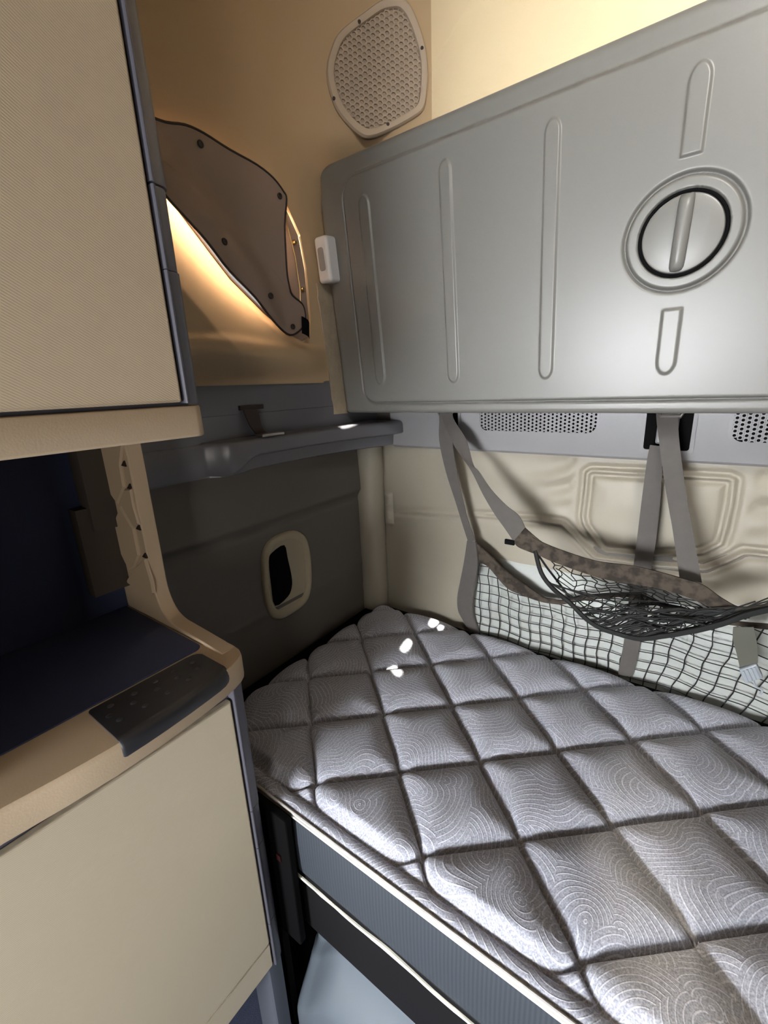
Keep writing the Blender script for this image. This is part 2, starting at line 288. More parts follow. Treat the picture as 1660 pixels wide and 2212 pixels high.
# right wall, with five small gaps in its blacked-out window through which the sun gets in
SUN = Vector((-0.75, 0.33, -0.42)).normalized()
targets = [((-.839, 1.475, -.985), .030, .009), ((-.784, 1.459, -.985), .012, .006), ((-.846, 1.262, -.985), .042, .007), ((-.783, 1.109, -.985), .022, .007), ((-1.112, 1.295, -.140), .050, .010)]
holes = []
for p, hy, hz in targets:
    t = (p[0]-XR)/SUN.x; q = Vector(p)-SUN*t; holes.append((q.y, q.z, hy, hz))
bm = bmesh.new()
def loop_edges(bm, pts):
    vs = [bm.verts.new(p) for p in pts]; return [bm.edges.new((vs[i], vs[(i+1) % len(vs)])) for i in range(len(vs))]
E_ = loop_edges(bm, [(XR, YF-.1, ZF), (XR, YB+.1, ZF), (XR, YB+.1, ZC), (XR, YF-.1, ZC)])
for (y, z, hy, hz) in holes:
    E_ += loop_edges(bm, [(XR, y+hy*math.cos(a), z+hz*math.sin(a)+.06*hy*math.cos(a)) for a in [2*PI*k/12 for k in range(12)]])
bmesh.ops.triangle_fill(bm, edges=E_, use_beauty=True)
vv = [tuple(v.co) for v in bm.verts]; bm.verts.index_update(); ff = [tuple(v.index for v in f.verts) for f in bm.faces]; bm.free()
wr = put('wall_right', vv, ff, M['cabin_dark'], smooth=False); tag(wr, 'right side wall of the cab', 'wall', kind='structure')

# left wall: lower vinyl with shade in its colour, upper beige liner with the window opening
mb = MB(); mb.box(XL-.20, XL-.075, YF-.1, YB+.1, ZF, -.10)
def wlf(s, t):
    y = -.8+2.45*s; z = -1.40+1.28*t; cr = -.455-.03*y*0
    x = XL-.04-.006+.022*ss(-.475, -.435, z)*(1-.35*ss(-.43, -.25, z))-.004*math.exp(-((z+.485)/.008)**2)+.004*math.exp(-((z+.80)/.02)**2)
    return (x, y, z)
mb.add(*grid(30, 180, wlf))
wl = mb.put('wall_left', M['vinyl_shaded'], auto=60); tag(wl, 'shade-darkened taupe vinyl lower side wall beside the mattress', 'wall', kind='structure')
gask = [(.60, .625), (.66, .578), (.758, .477), (.859, .371), (.906, .323), (1.018, .243), (1.124, .179)]
hole = gask+[(1.185, .161), (1.222, .18), (1.231, .242), (1.23, .403), (1.212, .501), (1.163, .575), (1.10, .602), (1.03, .615), (.94, .630), (.86, .640), (.76, .645), (.66, .645)]
bm = bmesh.new()
E_ = loop_edges(bm, [(XL, YF-.1, -.10), (XL, YB+.1, -.10), (XL, YB+.1, ZC), (XL, YF-.1, ZC)])+loop_edges(bm, [(XL, y, z) for y, z in hole])
bmesh.ops.triangle_fill(bm, edges=E_, use_beauty=True)
bm.verts.index_update(); vv = [tuple(v.co) for v in bm.verts]; ff = [tuple(v.index for v in f.verts) for f in bm.faces]; bm.free()
n = len(hole); k = len(vv)
vv += [(XL, y, z) for y, z in hole]+[(XL-.05, y, z) for y, z in hole]
ff += [(k+i, k+(i+1) % n, k+n+(i+1) % n, k+n+i) for i in range(n)]
wu = put('wall_left_upper', vv, ff, M['beige_wall'], smooth=False); tag(wu, 'beige moulded upper side wall around the side window', 'wall', kind='structure')
# the liner swells inwards below the window and carries on down to the grey shelf
def zt(y):
    for (a, za), (b, zb) in zip(gask+[(1.185, .161), (1.40, .161)], (gask+[(1.185, .161), (1.40, .161)])[1:]):
        if y <= b: return za+(zb-za)*max(0, (y-a))/(b-a)
    return .161
def bulge(s, t):
    y = .60+.74*s; z1 = zt(y)-.004; L = z1-.02; z = z1-L*t
    d = z1-z
    x = (.016*ss(0, .05, d)+.085*min(1, d/.30)+.014*ss(.16, .13, z))*(.15+.85*ss(.025, .11, z))
    x *= ss(1.34, 1.14, y)
    return (XL+.001+x, y, z)
v, f = grid(90, 60, bulge)
sl = put('wall_left_sill', v, f, M['beige_wall']); tag(sl, 'beige liner swelling inwards below the side window', 'wall', kind='structure')

# back wall and the slanted corner above the folded bunk
bw = MB().box(XL-.1, XR+.1, YB, YB+.1, ZF, .62).put('wall_back_core', M['vinyl_shaded'], smooth=False); tag(bw, 'back wall of the cab', 'wall', kind='structure')
plan = [(-1.20, 1.10), (-1.197, 1.16), (-1.185, 1.215), (-1.16, 1.26), (-1.123, 1.307), (-1.03, 1.40), (-.885, 1.545), (-.880, 1.550), (-.86, 1.551), (0, 1.551), (XR+.05, 1.551)]
sq = [(-1.20, 1.10), (-1.20, 1.20), (-1.20, 1.30), (-1.20, 1.38), (-1.20, 1.44), (-1.20, 1.551), (-1.12, 1.551), (-1.10, 1.551), (-.86, 1.551), (0, 1.551), (XR+.05, 1.551)]
LV = ((.58, 0), (.66, .05), (.70, .2), (.74, .55), (.775, .85), (.81, 1), (.95, 1), (1.10, 1), (1.25, 1), (ZC, 1))
rg = [[(a[0]+(b[0]-a[0])*k, a[1]+(b[1]-a[1])*k, z) for a, b in zip(sq, plan)] for z, k in LV]
cu = MB().loft([r[7:] for r in rg], closed=False).put('wall_back', M['cream_roof'], auto=30); tag(cu, 'cream upper back wall above the folded bunk', 'wall', kind='structure')
cu = MB().loft([r[:8] for r in rg], closed=False).put('wall_corner', M['beige_wall'], auto=40); tag(cu, 'shade-toned beige rounded wall corner around the honeycomb grille', 'wall', kind='structure')

# padded vinyl of the lower back wall, seams and creases modelled in relief
octp = [tuple(p) for p in D['oct']]+[tuple(D['oct'][0])]; octo = [(-1.3, -.56)]+[tuple(p) for p in D['octo']]; oct2 = [tuple(p) for p in D['oct2']]
def inside(px, py, P):
    c = False
    for (ax, ay), (bx, by) in zip(P, P[1:]):
        if (ay > py) != (by > py) and px < (bx-ax)*(py-ay)/(by-ay)+ax: c = not c
    return c
def pad(s, t):
    x = -1.21+2.36*s; z = -1.06+.84*t
    h = .012
    d1 = seg_d(x, z, octp); d2 = seg_d(x, z, octo)
    h += .008*math.exp(-(d1/.006)**2)-.010*math.exp(-((d1-.014)/.008)**2)
    k2 = .3+.7*ss(-.75, -.45, x)
    h += k2*(.010*math.exp(-(d2/.006)**2)-.012*math.exp(-((d2-.015)/.009)**2))
    if inside(x, z, octp): h += .012*(1-math.exp(-d1/.04))
    # radiating creases either side of the pad
    for cx, cz, sgn in ((-.34, -.31, -1), (.12, -.33, 1)):
        dx = (x-cx)*sgn; dz = z-cz
        if dx > 0: h += .010*math.sin(dz*75+dx*14+3*vnoise(x*9, z*9))*math.exp(-dx/.12)*ss(0, .03, dx)*math.exp(-(dz/.14)**2)
    h += .006*(vnoise(x*6, z*5, 3)-.5)+.004*(vnoise(x*17, z*15, 5)-.5)
    h += .012*ss(-.66, -.95, z)                              # fuller towards the mattress
    h *= ss(-.21, -.25, z)*.7+.3
    return (x, YB-.002-h, z)
v, f = grid(420, 190, pad)
pw = put('wall_back_padding', v, f, M['vinyl']); tag(pw, 'taupe padded vinyl back wall with piped octagon panel', 'wall', kind='structure')
def low(s, t):
    x = -.712+1.84*s; z = -1.06+.40*t
    h = .046+.004*(vnoise(x*5, z*5, 8)-.5)-.006*math.exp(-((x+.345)/.004)**2)-.006*math.exp(-((x-.035)/.004)**2)
    h = h*(.45+.55*ss(-.70, -.80, z))*ss(-.655, -.70, z)+.004
    return (x, YB+.004-h, z)
v, f = grid(300, 50, low)
ll = put('wall_back_liner', v, f, M['liner']); tag(ll, 'pale grey lower liner of the back wall behind the net', 'wall', kind='structure')

# corner bolster
def bol(k, z):
    c = (-1.218, 1.545); a = 2*PI*k/24
    r = .068+.003*vnoise(z*14, k*.4, 2)+.004*math.exp(-((z+.92)/.012)**2)-.004*math.exp(-((z+.60)/.006)**2)
    return (c[0]+r*math.cos(a), c[1]+r*.85*math.sin(a), z)
mb = MB(); mb.loft([[bol(k, -1.06+.84*j/50) for k in range(24)] for j in range(51)])
o = mb.put('corner_bolster', M['vinyl'], loc=(-1.218, 1.545, -1.06)); tag(o, 'rounded taupe vinyl bolster standing upright in the back corner', 'bolster')
fl = MB(); fl.add(*grid(14, 40, lambda s, t: (-1.16+.05*s, 1.575-.014*math.sin(PI*s)*(0.4+vnoise(t*9, 3))*ss(0, .1, t)*ss(1, .9, t), -.62+.16*t)))
o = fl.put('vinyl_fold', M['vinyl'], loc=(-1.135, 1.575, -.62)); tag(o, 'small loose fold of taupe vinyl right of the corner bolster', 'fold')

# ------------------------------------------------------------------ side window, its frame and seal
wn = thing('window_1', 'side window mostly hidden by a brown cover', 'window', (XL-.05, .9, .16)); tag(wn, kind='structure')
gl = bpy.data.materials.new('window_glass'); gl.use_nodes = True; nt = gl.node_tree; nt.nodes.clear()
out = nt.nodes.new('ShaderNodeOutputMaterial'); mxs = nt.nodes.new('ShaderNodeMixShader'); tr = nt.nodes.new('ShaderNodeBsdfTransparent'); gs = nt.nodes.new('ShaderNodeBsdfGlossy')
gs.inputs['Roughness'].default_value = .02; tr.inputs['Color'].default_value = (.95, .93, .88, 1); fr = nt.nodes.new('ShaderNodeFresnel'); fr.inputs['IOR'].default_value = 1.3
nt.links.new(fr.outputs[0], mxs.inputs[0]); nt.links.new(tr.outputs[0], mxs.inputs[1]); nt.links.new(gs.outputs[0], mxs.inputs[2]); nt.links.new(mxs.outputs[0], out.inputs['Surface'])
mb = MB(); mb.prism(hole, lambda p, q, t: (t, p, q), XL-.050, XL-.046); mb.put('pane', gl, wn, smooth=False)
mb = MB(); mb.tube([(XL+.002, y, z) for y, z in gask], .0042, 8); mb.put('rubber_seal', M['bead'], wn)
flange = [(1.085, .215), (1.124, .180), (1.185, .163), (1.221, .182), (1.229, .242), (1.228, .403), (1.210, .500), (1.161, .573), (1.10, .598), (1.085, .45)]
mb = MB(); mb.prism(flange, lambda p, q, t: (t, p, q), XL-.014, XL-.009); mb.put('flange', M['cover'], wn, smooth=False)
mb = MB(); mb.tube([(XL-.003, 1.152, .540), (XL-.003, 1.183, .43), (XL-.003, 1.193, .33), (XL-.003, 1.187, .255)], .0022, 6); mb.put('bright_wire', M['brass'], wn)
for (y, z) in [(1.188, .474), (1.207, .333), (1.203, .196)]:
    mb = MB(); mb.loft([[(XL-.009+a, y+r*math.cos(2*PI*k/12), z+r*math.sin(2*PI*k/12)) for k in range(12)] for a, r in ((0, .008), (.006, .008), (.010, .005))]); mb.put('stud', M['brass'], wn)

# the snap-on cover, its free edge standing off the wall
cov = [[-1.16,.50,.60],[-1.17,.60,.628],[-1.178,.70,.640],[-1.178, 0.757, 0.644], [-1.178, 0.81, 0.658], [-1.178, 0.862, 0.659], [-1.178, 0.942, 0.648], [-1.178, 1.033, 0.641], [-1.178, 1.094, 0.625], [-1.178, 1.131, 0.6], [-1.178, 1.142, 0.58], [-1.175, 1.121, 0.501], [-1.174, 1.112, 0.379], [-1.175, 1.117, 0.331], [-1.178, 1.131, 0.302], [-1.182, 1.175, 0.282], [-1.182, 1.187, 0.257], [-1.182, 1.183, 0.219], [-1.182, 1.147, 0.19], [-1.182, 1.107, 0.177], [-1.165, 1.051, 0.194], [-1.14, 0.986, 0.225], [-1.118, 0.924, 0.264], [-1.102, 0.835, 0.315], [-1.096, 0.787, 0.357], [-1.094, 0.757, 0.383], [-1.095, 0.722, 0.411], [-1.097, 0.693, 0.435],[-1.11,.61,.51],[-1.13,.53,.575]]
wc = thing('window_cover', 'dark brown vinyl snap-on cover over the side window', 'window cover', (XL+.02, .9, .18))
covs = smooth_poly(cov, 3)
cen = (-1.172, .97, .44)
def cov_x(y, z):
    return -1.178+.080*ss(.04, -.17, (z-.44)+.93*(y-.93))*ss(1.15, .95, y)
mb = MB(); n = len(covs); rings = []
for t in (1.0, .96, .9, .8, .65, .5, .3, .1):
    rings.append([(cov_x(cen[1]+(y-cen[1])*t, cen[2]+(z-cen[2])*t)*(1-t**3)+x*t**3, cen[1]+(y-cen[1])*t, cen[2]+(z-cen[2])*t) for x, y, z in covs])
back = [[(x-.004, y, z) for x, y, z in r] for r in rings]
mb.loft(back[::-1]+rings); mb.put('panel', M['cover'], wc)
mb = MB(); mb.tube([(x-.001, y, z) for x, y, z in covs], .0036, 8, True); mb.put('piping', M['bead'], wc)
for (y, z) in [(.848, .629), (1.113, .582), (.826, .382), (.978, .272), (1.117, .203), (1.150, .455), (1.158, .312)]:
    if y > 1.14: continue
    x = cov_x(y, z); mb = MB(); mb.loft([[(x+a, y+r*math.cos(2*PI*k/14), z+r*math.sin(2*PI*k/14)) for k in range(14)] for a, r in ((-.001, .009), (.003, .009), (.005, .007), (.0045, .004), (.0035, .003))]); mb.put('snap', M['bead'], wc)
mb = MB(); mb.add(*grid(8, 8, lambda s, t: (cov_x(1.172, .215)+.004+.010*math.sin(PI*s), 1.155+.035*s+.005*t, .185+.055*t-.02*s))); mb.put('pull_tab', M['black'], wc)

# ------------------------------------------------------------------ honeycomb corner grille
sg = thing('speaker_grille', 'oval taupe honeycomb grille in the slanted upper corner', 'grille', (-1.0, 1.43, .79))
e_ = Vector((1, 1, 0)).normalized(); n_ = Vector((1, -1, 0)).normalized(); o_ = Vector((-1.2, 1.23, 0))
def ch(a, z, d=0): p = o_+e_*a+n_*d; return (p.x, p.y, z)
so = smooth_poly([(.109, .954), (.133, 1.023), (.164, 1.062), (.235, 1.108), (.288, 1.14), (.326, 1.152), (.363, 1.153), (.394, 1.122), (.426, 1.052), (.439, .988), (.435, .917), (.423, .871), (.388, .845), (.308, .807), (.24, .785), (.201, .794), (.154, .833), (.125, .877)], 3)
cx_, cz_ = .278, .965
def sc(t): return [(cx_+(a-cx_)*t, cz_+(z-cz_)*t) for a, z in so]
mb = MB(); mb.loft([[ch(a, z, d) for a, z in sc(t)] for t, d in ((1.0, .0), (1.0, .008), (.97, .014), (.91, .015), (.865, .011), (.85, .004), (.85, .0))], True, False); mb.put('frame', M['grille'], sg)
inn = sc(.862)
mb = MB(); mb.add([ch(a, z, .001) for a, z in inn], [tuple(range(len(inn)))]); bp_ = mb.put('backing', mat('grille_backing', lin(158, 142, 126), .8, .2), sg, smooth=False)
innc = inn+[inn[0]]
mb = MB(); px_, pz_ = .0150, .0165
for i in range(-14, 15):
    for j in range(-16, 17):
        a = cx_+i*px_; z = cz_+j*pz_+(pz_/2 if i % 2 else 0)
        if not inside(a, z, innc) : continue
        hx = [(px_*.64*math.cos(PI/3*k), pz_*.56*math.sin(PI/3*k)) for k in range(6)]
        hi = [(px_*.47*math.cos(PI/3*k), pz_*.40*math.sin(PI/3*k)) for k in range(6)]
        mb.loft([[ch(a+p, z+q, .0060) for p, q in hx], [ch(a+p, z+q, .0060) for p, q in hi], [ch(a+p, z+q, .0015) for p, q in hi]], True, False)
tag(mb.put('honeycomb', M['grille'], sg, smooth=False))
for (a, z) in [(.22, 1.082), (.30, .822), (.128, .884), (.418, 1.028)]:
    mb = MB(); mb.loft([[ch(a+r*math.cos(2*PI*k/10), z+r*math.sin(2*PI*k/10), d) for k in range(10)] for d, r in ((.012, .005), (.0155, .005), (.0165, .003))]); mb.put('screw', M['bead'], sg)

# ------------------------------------------------------------------ folded upper bunk
bn = Vector((0, -.995, -.102)); bu = Vector((0, -.102, .995)); b0 = Vector((0, 1.36, -.10))
def B(u, w, d=0): p = b0+bu*w+bn*d; return (u, p.y, p.z)
ub = thing('upper_bunk', 'folded-up grey bunk panel with raised ribs on the back wall', 'bunk', (-.1, 1.45, -.10))
U0, U1, WT = -1.185, .985, .818
def cap(u, w, uc, w0, w1, r, flat0=False, flat1=False):
    """signed distance to an upright rounded bar"""
    du = abs(u-uc)
    a = w0 if flat0 else w0+r*1.6; b = w1 if flat1 else w1-r*1.6
    if w > b and not flat1: return math.hypot(du, (w-b)/1.6)-r
    if w < a and not flat0: return math.hypot(du, (w-a)/1.6)-r
    return max(du-r, (w0-w) if flat0 else -9, (w-w1) if flat1 else -9)
DU, DW = -.105, .405
ribs = [(-.985, .105, .69, .021), (-.692, .103, .702, .0185), (-.398, .103, .705, .0185), (.188, .103, .705, .0185), (.482, .103, .705, .0185), (.775, .105, .69, .021)]
def bh(u, w):
    h = 0.0
    # inner field: rectangle with rounded corners
    ci, hi_, ri = (-.10, .395), (.967, .352), .05
    qx = abs(u-ci[0])-hi_[0]+ri; qy = abs(w-ci[1])-hi_[1]+ri
    di = math.hypot(max(qx, 0), max(qy, 0))+min(max(qx, qy), 0)-ri
    top = ss(.70, .76, w)
    if di > 0: h -= .008*ss(0, .006, di)*(1-top)+.020*ss(0, .018, di)*top
    h -= .009*math.exp(-((di-.006)/.0045)**2)*(1-top)
    for uc, w0, w1, r in ribs:
        if abs(u-uc) < r+.02: h += .0055*ss(.0022, -.0028, cap(u, w, uc, w0, w1, r))
    if abs(u-DU) < .05:
        h += .0055*ss(.0022, -.0026, cap(u, w, DU, .553, .708, .0195, True, False))
        h += .0055*ss(.0022, -.0026, cap(u, w, DU, .102, .250, .0195, False, True))
    rr = math.hypot(u-DU, w-DW)
    if rr < .14:
        h -= .012*math.exp(-((rr-.115)/.0036)**2)
        h += .003*ss(.112, .106, rr)
        h -= .026*ss(.0885, .0860, rr)
    # rolled outer edges
    for dd, R, q in ((w, .016, .014), (WT-w, .025, .022), (u-U0, .026, .022), (U1-u, .026, .022)):
        if dd < R: t = 1-max(0, dd)/R; h -= q*(1-math.sqrt(max(0, 1-t*t)))
    return h
nu, nw = 660, 330
# finer columns round the dial and the ribs come from a dense regular grid; corners pulled in row by row
def ext(w):
    a = 0
    if w > WT-.075: t = (w-(WT-.075))/.075; a = .075*(1-math.sqrt(max(0, 1-t*t)))
    if w < .03: t = (.03-w)/.03; a = .03*(1-math.sqrt(max(0, 1-t*t)))
    return a
rows = [ (k/30)*.012 for k in range(6)]; ws = sorted(set([.0, .0008, .002, .004, .007]+[.010+(WT-.022)*k/(nw-12) for k in range(nw-11)]+[WT-.009, WT-.006, WT-.0035, WT-.0015, WT-.0005, WT]))
vs = []
for w in ws:
    a = ext(w)
    for i in range(nu):
        s = i/(nu-1); s = s*.62/.84 if s < .84 else .62+(s-.84)/.16*.38; u = U0+a+(U1-U0-2*a)*s
        vs.append(B(u, w, bh(u if a < .001 else u, w)-(.0)))
fs = [(j*nu+i, j*nu+i+1, (j+1)*nu+i+1, (j+1)*nu+i) for j in range(len(ws)-1) for i in range(nu-1)]
# skirt and back
per = [i for i in range(nu)]+[j*nu+nu-1 for j in range(1, len(ws))]+[(len(ws)-1)*nu+i for i in range(nu-2, -1, -1)]+[j*nu for j in range(len(ws)-2, 0, -1)]
k = len(vs); vs += [tuple(Vector(vs[i])-bn*.095) for i in per]; m_ = len(per)
fs += [(per[(i+1) % m_], per[i], k+i, k+(i+1) % m_) for i in range(m_)]; fs.append(tuple(range(k, k+m_))[::-1])
pn = put('panel', vs, fs, M['bunk'], ub)
dl = MB(); N = 64
dl.loft([[B(DU+r*math.cos(2*PI*k/N), DW+r*math.sin(2*PI*k/N), d) for k in range(N)] for r, d in ((.079, -.018), (.079, -.002), (.0775, .001), (.074, .002), (.02, .002))])
dial = dl.put('dial', M['bunk'], ub)
sr = MB(); sr.tube([B(DU+.0832*math.cos(2*PI*k/N), DW+.0832*math.sin(2*PI*k/N), -.0035) for k in range(N)], .0033, 8, True); sr.put('dial_gap_shade', M['black'], dial)  # black ring painting the depth shade of the dial gap
br = MB(); rings = []
for w, sw, sh in [(-.0755, .4, .25), (-.073, .75, .6), (-.066, .95, .9), (-.05, 1, 1), (0, 1, 1), (.05, 1, 1), (.066, .97, .9), (.073, .9, .6), (.0765, .8, .35)]:
    rings.append([B(DU+.003*w/.075+(.0155*sw)*math.cos(a), DW+w, .001+.019*sh*max(0, math.sin(a))**.7) for a in [PI*k/12 for k in range(13)]])
br.loft(rings); br.put('grip_bar', M['bunk'], dial)
lt = MB(); lt.prism(rrect(-1.186, -1.128, .462, .606, .012, 4), lambda p, q, t: B(p, q, t), -.03, .040)
latch = lt.put('latch_block', mat('latch_reflected_white', lin(205, 205, 206), .35, .5), ub); bevel(latch, .010, 4)  # bright reflection on the latch put into its pale base colour
fr_ = MB(); fr_.prism(rrect(-1.172, -1.146, .500, .572, .008, 3), lambda p, q, t: B(p, q, t), .0395, .0425); lp = fr_.put('latch_lever', M['trim_light'], latch); bevel(lp, .002, 2)
# worn sealing strip between bunk and wall
mb = MB(); rings = []
for k in range(40):
    z = -.10+.46*k/39; y = 1.36-.1*(z+.1)*1.02; o1 = .006*(vnoise(k*.6, 1, 4)-.5)
    rings.append([(XL+.001, y-.045+o1, z), (XL+.006, y-.045+o1, z), (XL+.010, y-.01, z), (XL+.010, y+.03, z), (XL+.001, y+.03, z)])
mb.loft(rings); o = mb.put('sealing_strip', mat('scuffed_grey_seal', lin(150, 138, 120), .6, .3, bump=(40, .6, .004), noise=(30, .25)), loc=(XL, 1.34, -.10)); tag(o, 'worn grey sealing strip upright between side wall and bunk panel', 'strip')

# ------------------------------------------------------------------ grey vent trim below the bunk
vt = thing('vent_trim', 'long light grey plastic trim with perforated vents under the bunk panel', 'trim panel', (0, 1.56, -.25))
mb = MB(); prof = [(1.600, -.255), (1.556, -.252), (1.546, -.244), (1.540, -.225), (1.528, -.06), (1.526, .02), (1.600, .02)]
mb.loft([[(x, y, z) for y, z in prof] for x in (-1.08, XR)]); ob = mb.put('body', M['trim_light'], vt, auto=25)
def ty(z): return 1.540+(1.528-1.540)*(z+.225)/.165
def vent(x0, x1, z0, z1, nm='vent_grille'):
    mb = MB(); oo = rrect(x0-.008, x1+.008, z0-.008, z1+.008, .034, 6); ii = rrect(x0, x1, z0, z1, .028, 6)
    mb.loft([[(p, ty(q)-d, q) for p, q in L] for L, d in ((oo, -.001), (oo, .002), (ii, .003), (ii, -.0005))], True, False)
    g = mb.put(nm, M['trim_light'], vt)
    mb = MB(); mb.add([(p, ty(q)-.0004, q) for p, q in ii], [tuple(range(len(ii)))]); mb.put('shadow_backing', M['black'], g, smooth=False)
    mb = MB(); cw, rh, r = .0132, .0118, .0040; iic = ii+[ii[0]]; nx = int((x1-x0)/cw)+2; nz = int((z1-z0)/rh)+2
    for i in range(nx):
        for j in range(-1, nz):
            cx = x0+(i+.5)*cw; cz = z0+(j+.5)*rh+(rh/2 if i % 2 else 0)
            if not (inside(cx, cz, iic)): continue
            sq = []; ci = []
            for k in range(16):
                a = 2*PI*k/16+PI/16*0; c, s = math.cos(a), math.sin(a); q = max(abs(c)/(cw/2), abs(s)/(rh/2)); sq.append((cx+c/q, cz+s/q)); ci.append((cx+r*c, cz+r*s))
            mb.loft([[(p, ty(q)-.0022, q) for p, q in sq], [(p, ty(q)-.0022, q) for p, q in ci], [(p, ty(q)-.0006, q) for p, q in ci]], True, False)
    mb.put('perforated_plate', M['trim_light'], g, smooth=False)
vent(-.678, -.285, -.172, -.05); vent(.055, .45, -.185, -.06)
def anchor(x0, x1, zb, nm):
    mb = MB(); oo = rrect(x0-.010, x1+.010, zb-.010, .0, .012, 4); ii = rrect(x0, x1, zb, -.01, .008, 4)
    mb.loft([[(p, ty(q)-d, q) for p, q in L] for L, d in ((oo, -.001), (oo, .006), (ii, .007), (ii, -.0005))], True, False); g = mb.put(nm, M['trim_light'], vt)
    mb = MB(); mb.add([(p, ty(q)-.0006, q) for p, q in ii], [tuple(range(len(ii)))]); mb.put('slot_shade', M['black'], g, smooth=False)  # flat black face painting the shade inside the anchor recess
    xm = (x0+x1)/2+.004
    mb = MB(); mb.box(xm-.030, xm+.022, 1.500, 1.512, zb+.022, -.055); o = mb.put('hook_plate', M['trim_light'], g); bevel(o, .005, 2)
    mb = MB(); mb.tube([(xm-.030, 1.53, -.06), (xm-.030, 1.505, -.075), (xm-.030, 1.496, -.10), (xm-.024, 1.492, -.115), (xm+.024, 1.492, -.115), (xm+.030, 1.496, -.10), (xm+.030, 1.505, -.075), (xm+.030, 1.53, -.06)], .005, 8); mb.put('anchor_loop', M['steel'], g)
anchor(-.845, -.765, -.205, 'anchor_recess'); anchor(-.15, -.035, -.215, 'anchor_recess'); anchor(.555, .665, -.215, 'anchor_recess')

# ------------------------------------------------------------------ grey corner shelf along the left wall
cs = thing('corner_shelf', 'dark grey moulded ledge running along the side wall to the corner', 'shelf', (XL, 1.1, -.24))
mb = MB(); mb.box(XL-.045, XL+.004, -.6, 1.60, -.07, .028); o = mb.put('upper_band', M['grey_shelf'], cs); bevel(o, .004, 2)
pl = smooth_poly([(-1.198, .20), (-1.196, .50), (-1.194, .70), (-1.176, .745), (-1.130, .79), (-1.118, .86), (-1.115, .97), (-1.108, 1.12), (-1.092, 1.28), (-1.055, 1.42), (-1.025, 1.50), (-1.02, 1.54)], 4, False)
def ledge(p, i):
    x, y, *_ = p; t = ss(.72, .92, y)
    zt_ = -.140; zb = -.243; xw = XL-.03
    mid = -.243+.052*ss(.76, .88, y)       # bottom of the front face lifts where the under-lip shows
    return [(xw, y, zt_), (x-.014, y, zt_), (x-.004, y, zt_-.004), (x, y, zt_-.014), (x, y, mid+.006), (x-.006, y, mid), (x-.05*t-.001, y, mid-.001-(.052-.052*(1-t))*.15), (x-.055*t-.001, y, zb+.004), (x-.06*t-.004, y, zb), (xw, y, zb)]
mb = MB(); mb.loft([ledge(p, i) for i, p in enumerate(pl)]); mb.put('ledge', M['grey_shelf'], cs, auto=50)
mb = MB(); mb.box(XL-.045, XL+.002, -.6, 1.6, -.145, -.068); mb.put('recess_back', M['grey_shelf'], cs, smooth=False)
td = thing('tie_down_strap', 'short dark webbing strap with metal buckle lying on the grey ledge', 'strap', (-1.17, .92, -.14))
mb = MB(); mb.ribbon([((-1.190, .885, -.048), (-1.190, .940, -.050)), ((-1.178, .885, -.075), (-1.178, .938, -.078)), ((-1.172, .892, -.105), (-1.172, .935, -.107)), ((-1.160, .900, -.128), (-1.160, .940, -.129)), ((-1.145, .905, -.135), (-1.148, .945, -.135))], .004); mb.put('webbing', M['bead'], td)
mb = MB(); mb.box(-1.197, -1.185, .875, .965, -.056, -.042); mb.put('anchor_plate', M['bead'], td)
mb = MB(); mb.box(-1.150, -1.118, .895, .985, -.140, -.130); o = mb.put('buckle', M['steel'], td); bevel(o, .003, 2)

# ------------------------------------------------------------------ access port in the left wall
pb = thing('port_bezel', 'beige rounded bezel around a dark opening low on the side wall', 'bezel', (XL-.04, 1.035, -.85))
bo = smooth_poly([(.922, -.62), (.930, -.57), (.960, -.530), (1.02, -.516), (1.09, -.522), (1.140, -.555), (1.160, -.61), (1.163, -.70), (1.150, -.79), (1.115, -.84), (1.05, -.853), (.975, -.850), (.932, -.815), (.916, -.75), (.916, -.68)], 3)
cb = (1.036, -.685)
def bs(ty_, tz_): return [(cb[0]+(y-cb[0])*ty_, cb[1]+(z-cb[1])*tz_) for y, z in bo]
xb = XL-.046
mb = MB(); mb.loft([[(xb+d, y, z) for y, z in bs(a, b)] for a, b, d in ((1, 1, 0), (.985, .985, .008), (.95, .96, .012), (.86, .89, .013), (.78, .82, .009), (.74, .78, .0), (.70, .75, -.03), (.68, .73, -.055))], True, False); mb.put('rim', M['bezel'], pb)
mb = MB(); mb.add([(xb+.0035, y, z) for y, z in bs(.80, .835)], [tuple(range(len(bo)))]); pk = mb.put('inner_wall', M['bezel'], pb, smooth=False)
mb = MB(); mb.add([(xb+.0048, y, z) for y, z in smooth_poly([(.956, -.60), (.975, -.574), (1.035, -.564), (1.045, -.62), (1.055, -.70), (1.05, -.745), (1.025, -.775), (.960, -.785), (.953, -.70)], 3)], [tuple(range(27))]); mb.put('pocket_shade', M['black'], pb, smooth=False)  # flat black patch for the shade inside the opening, no hole cut

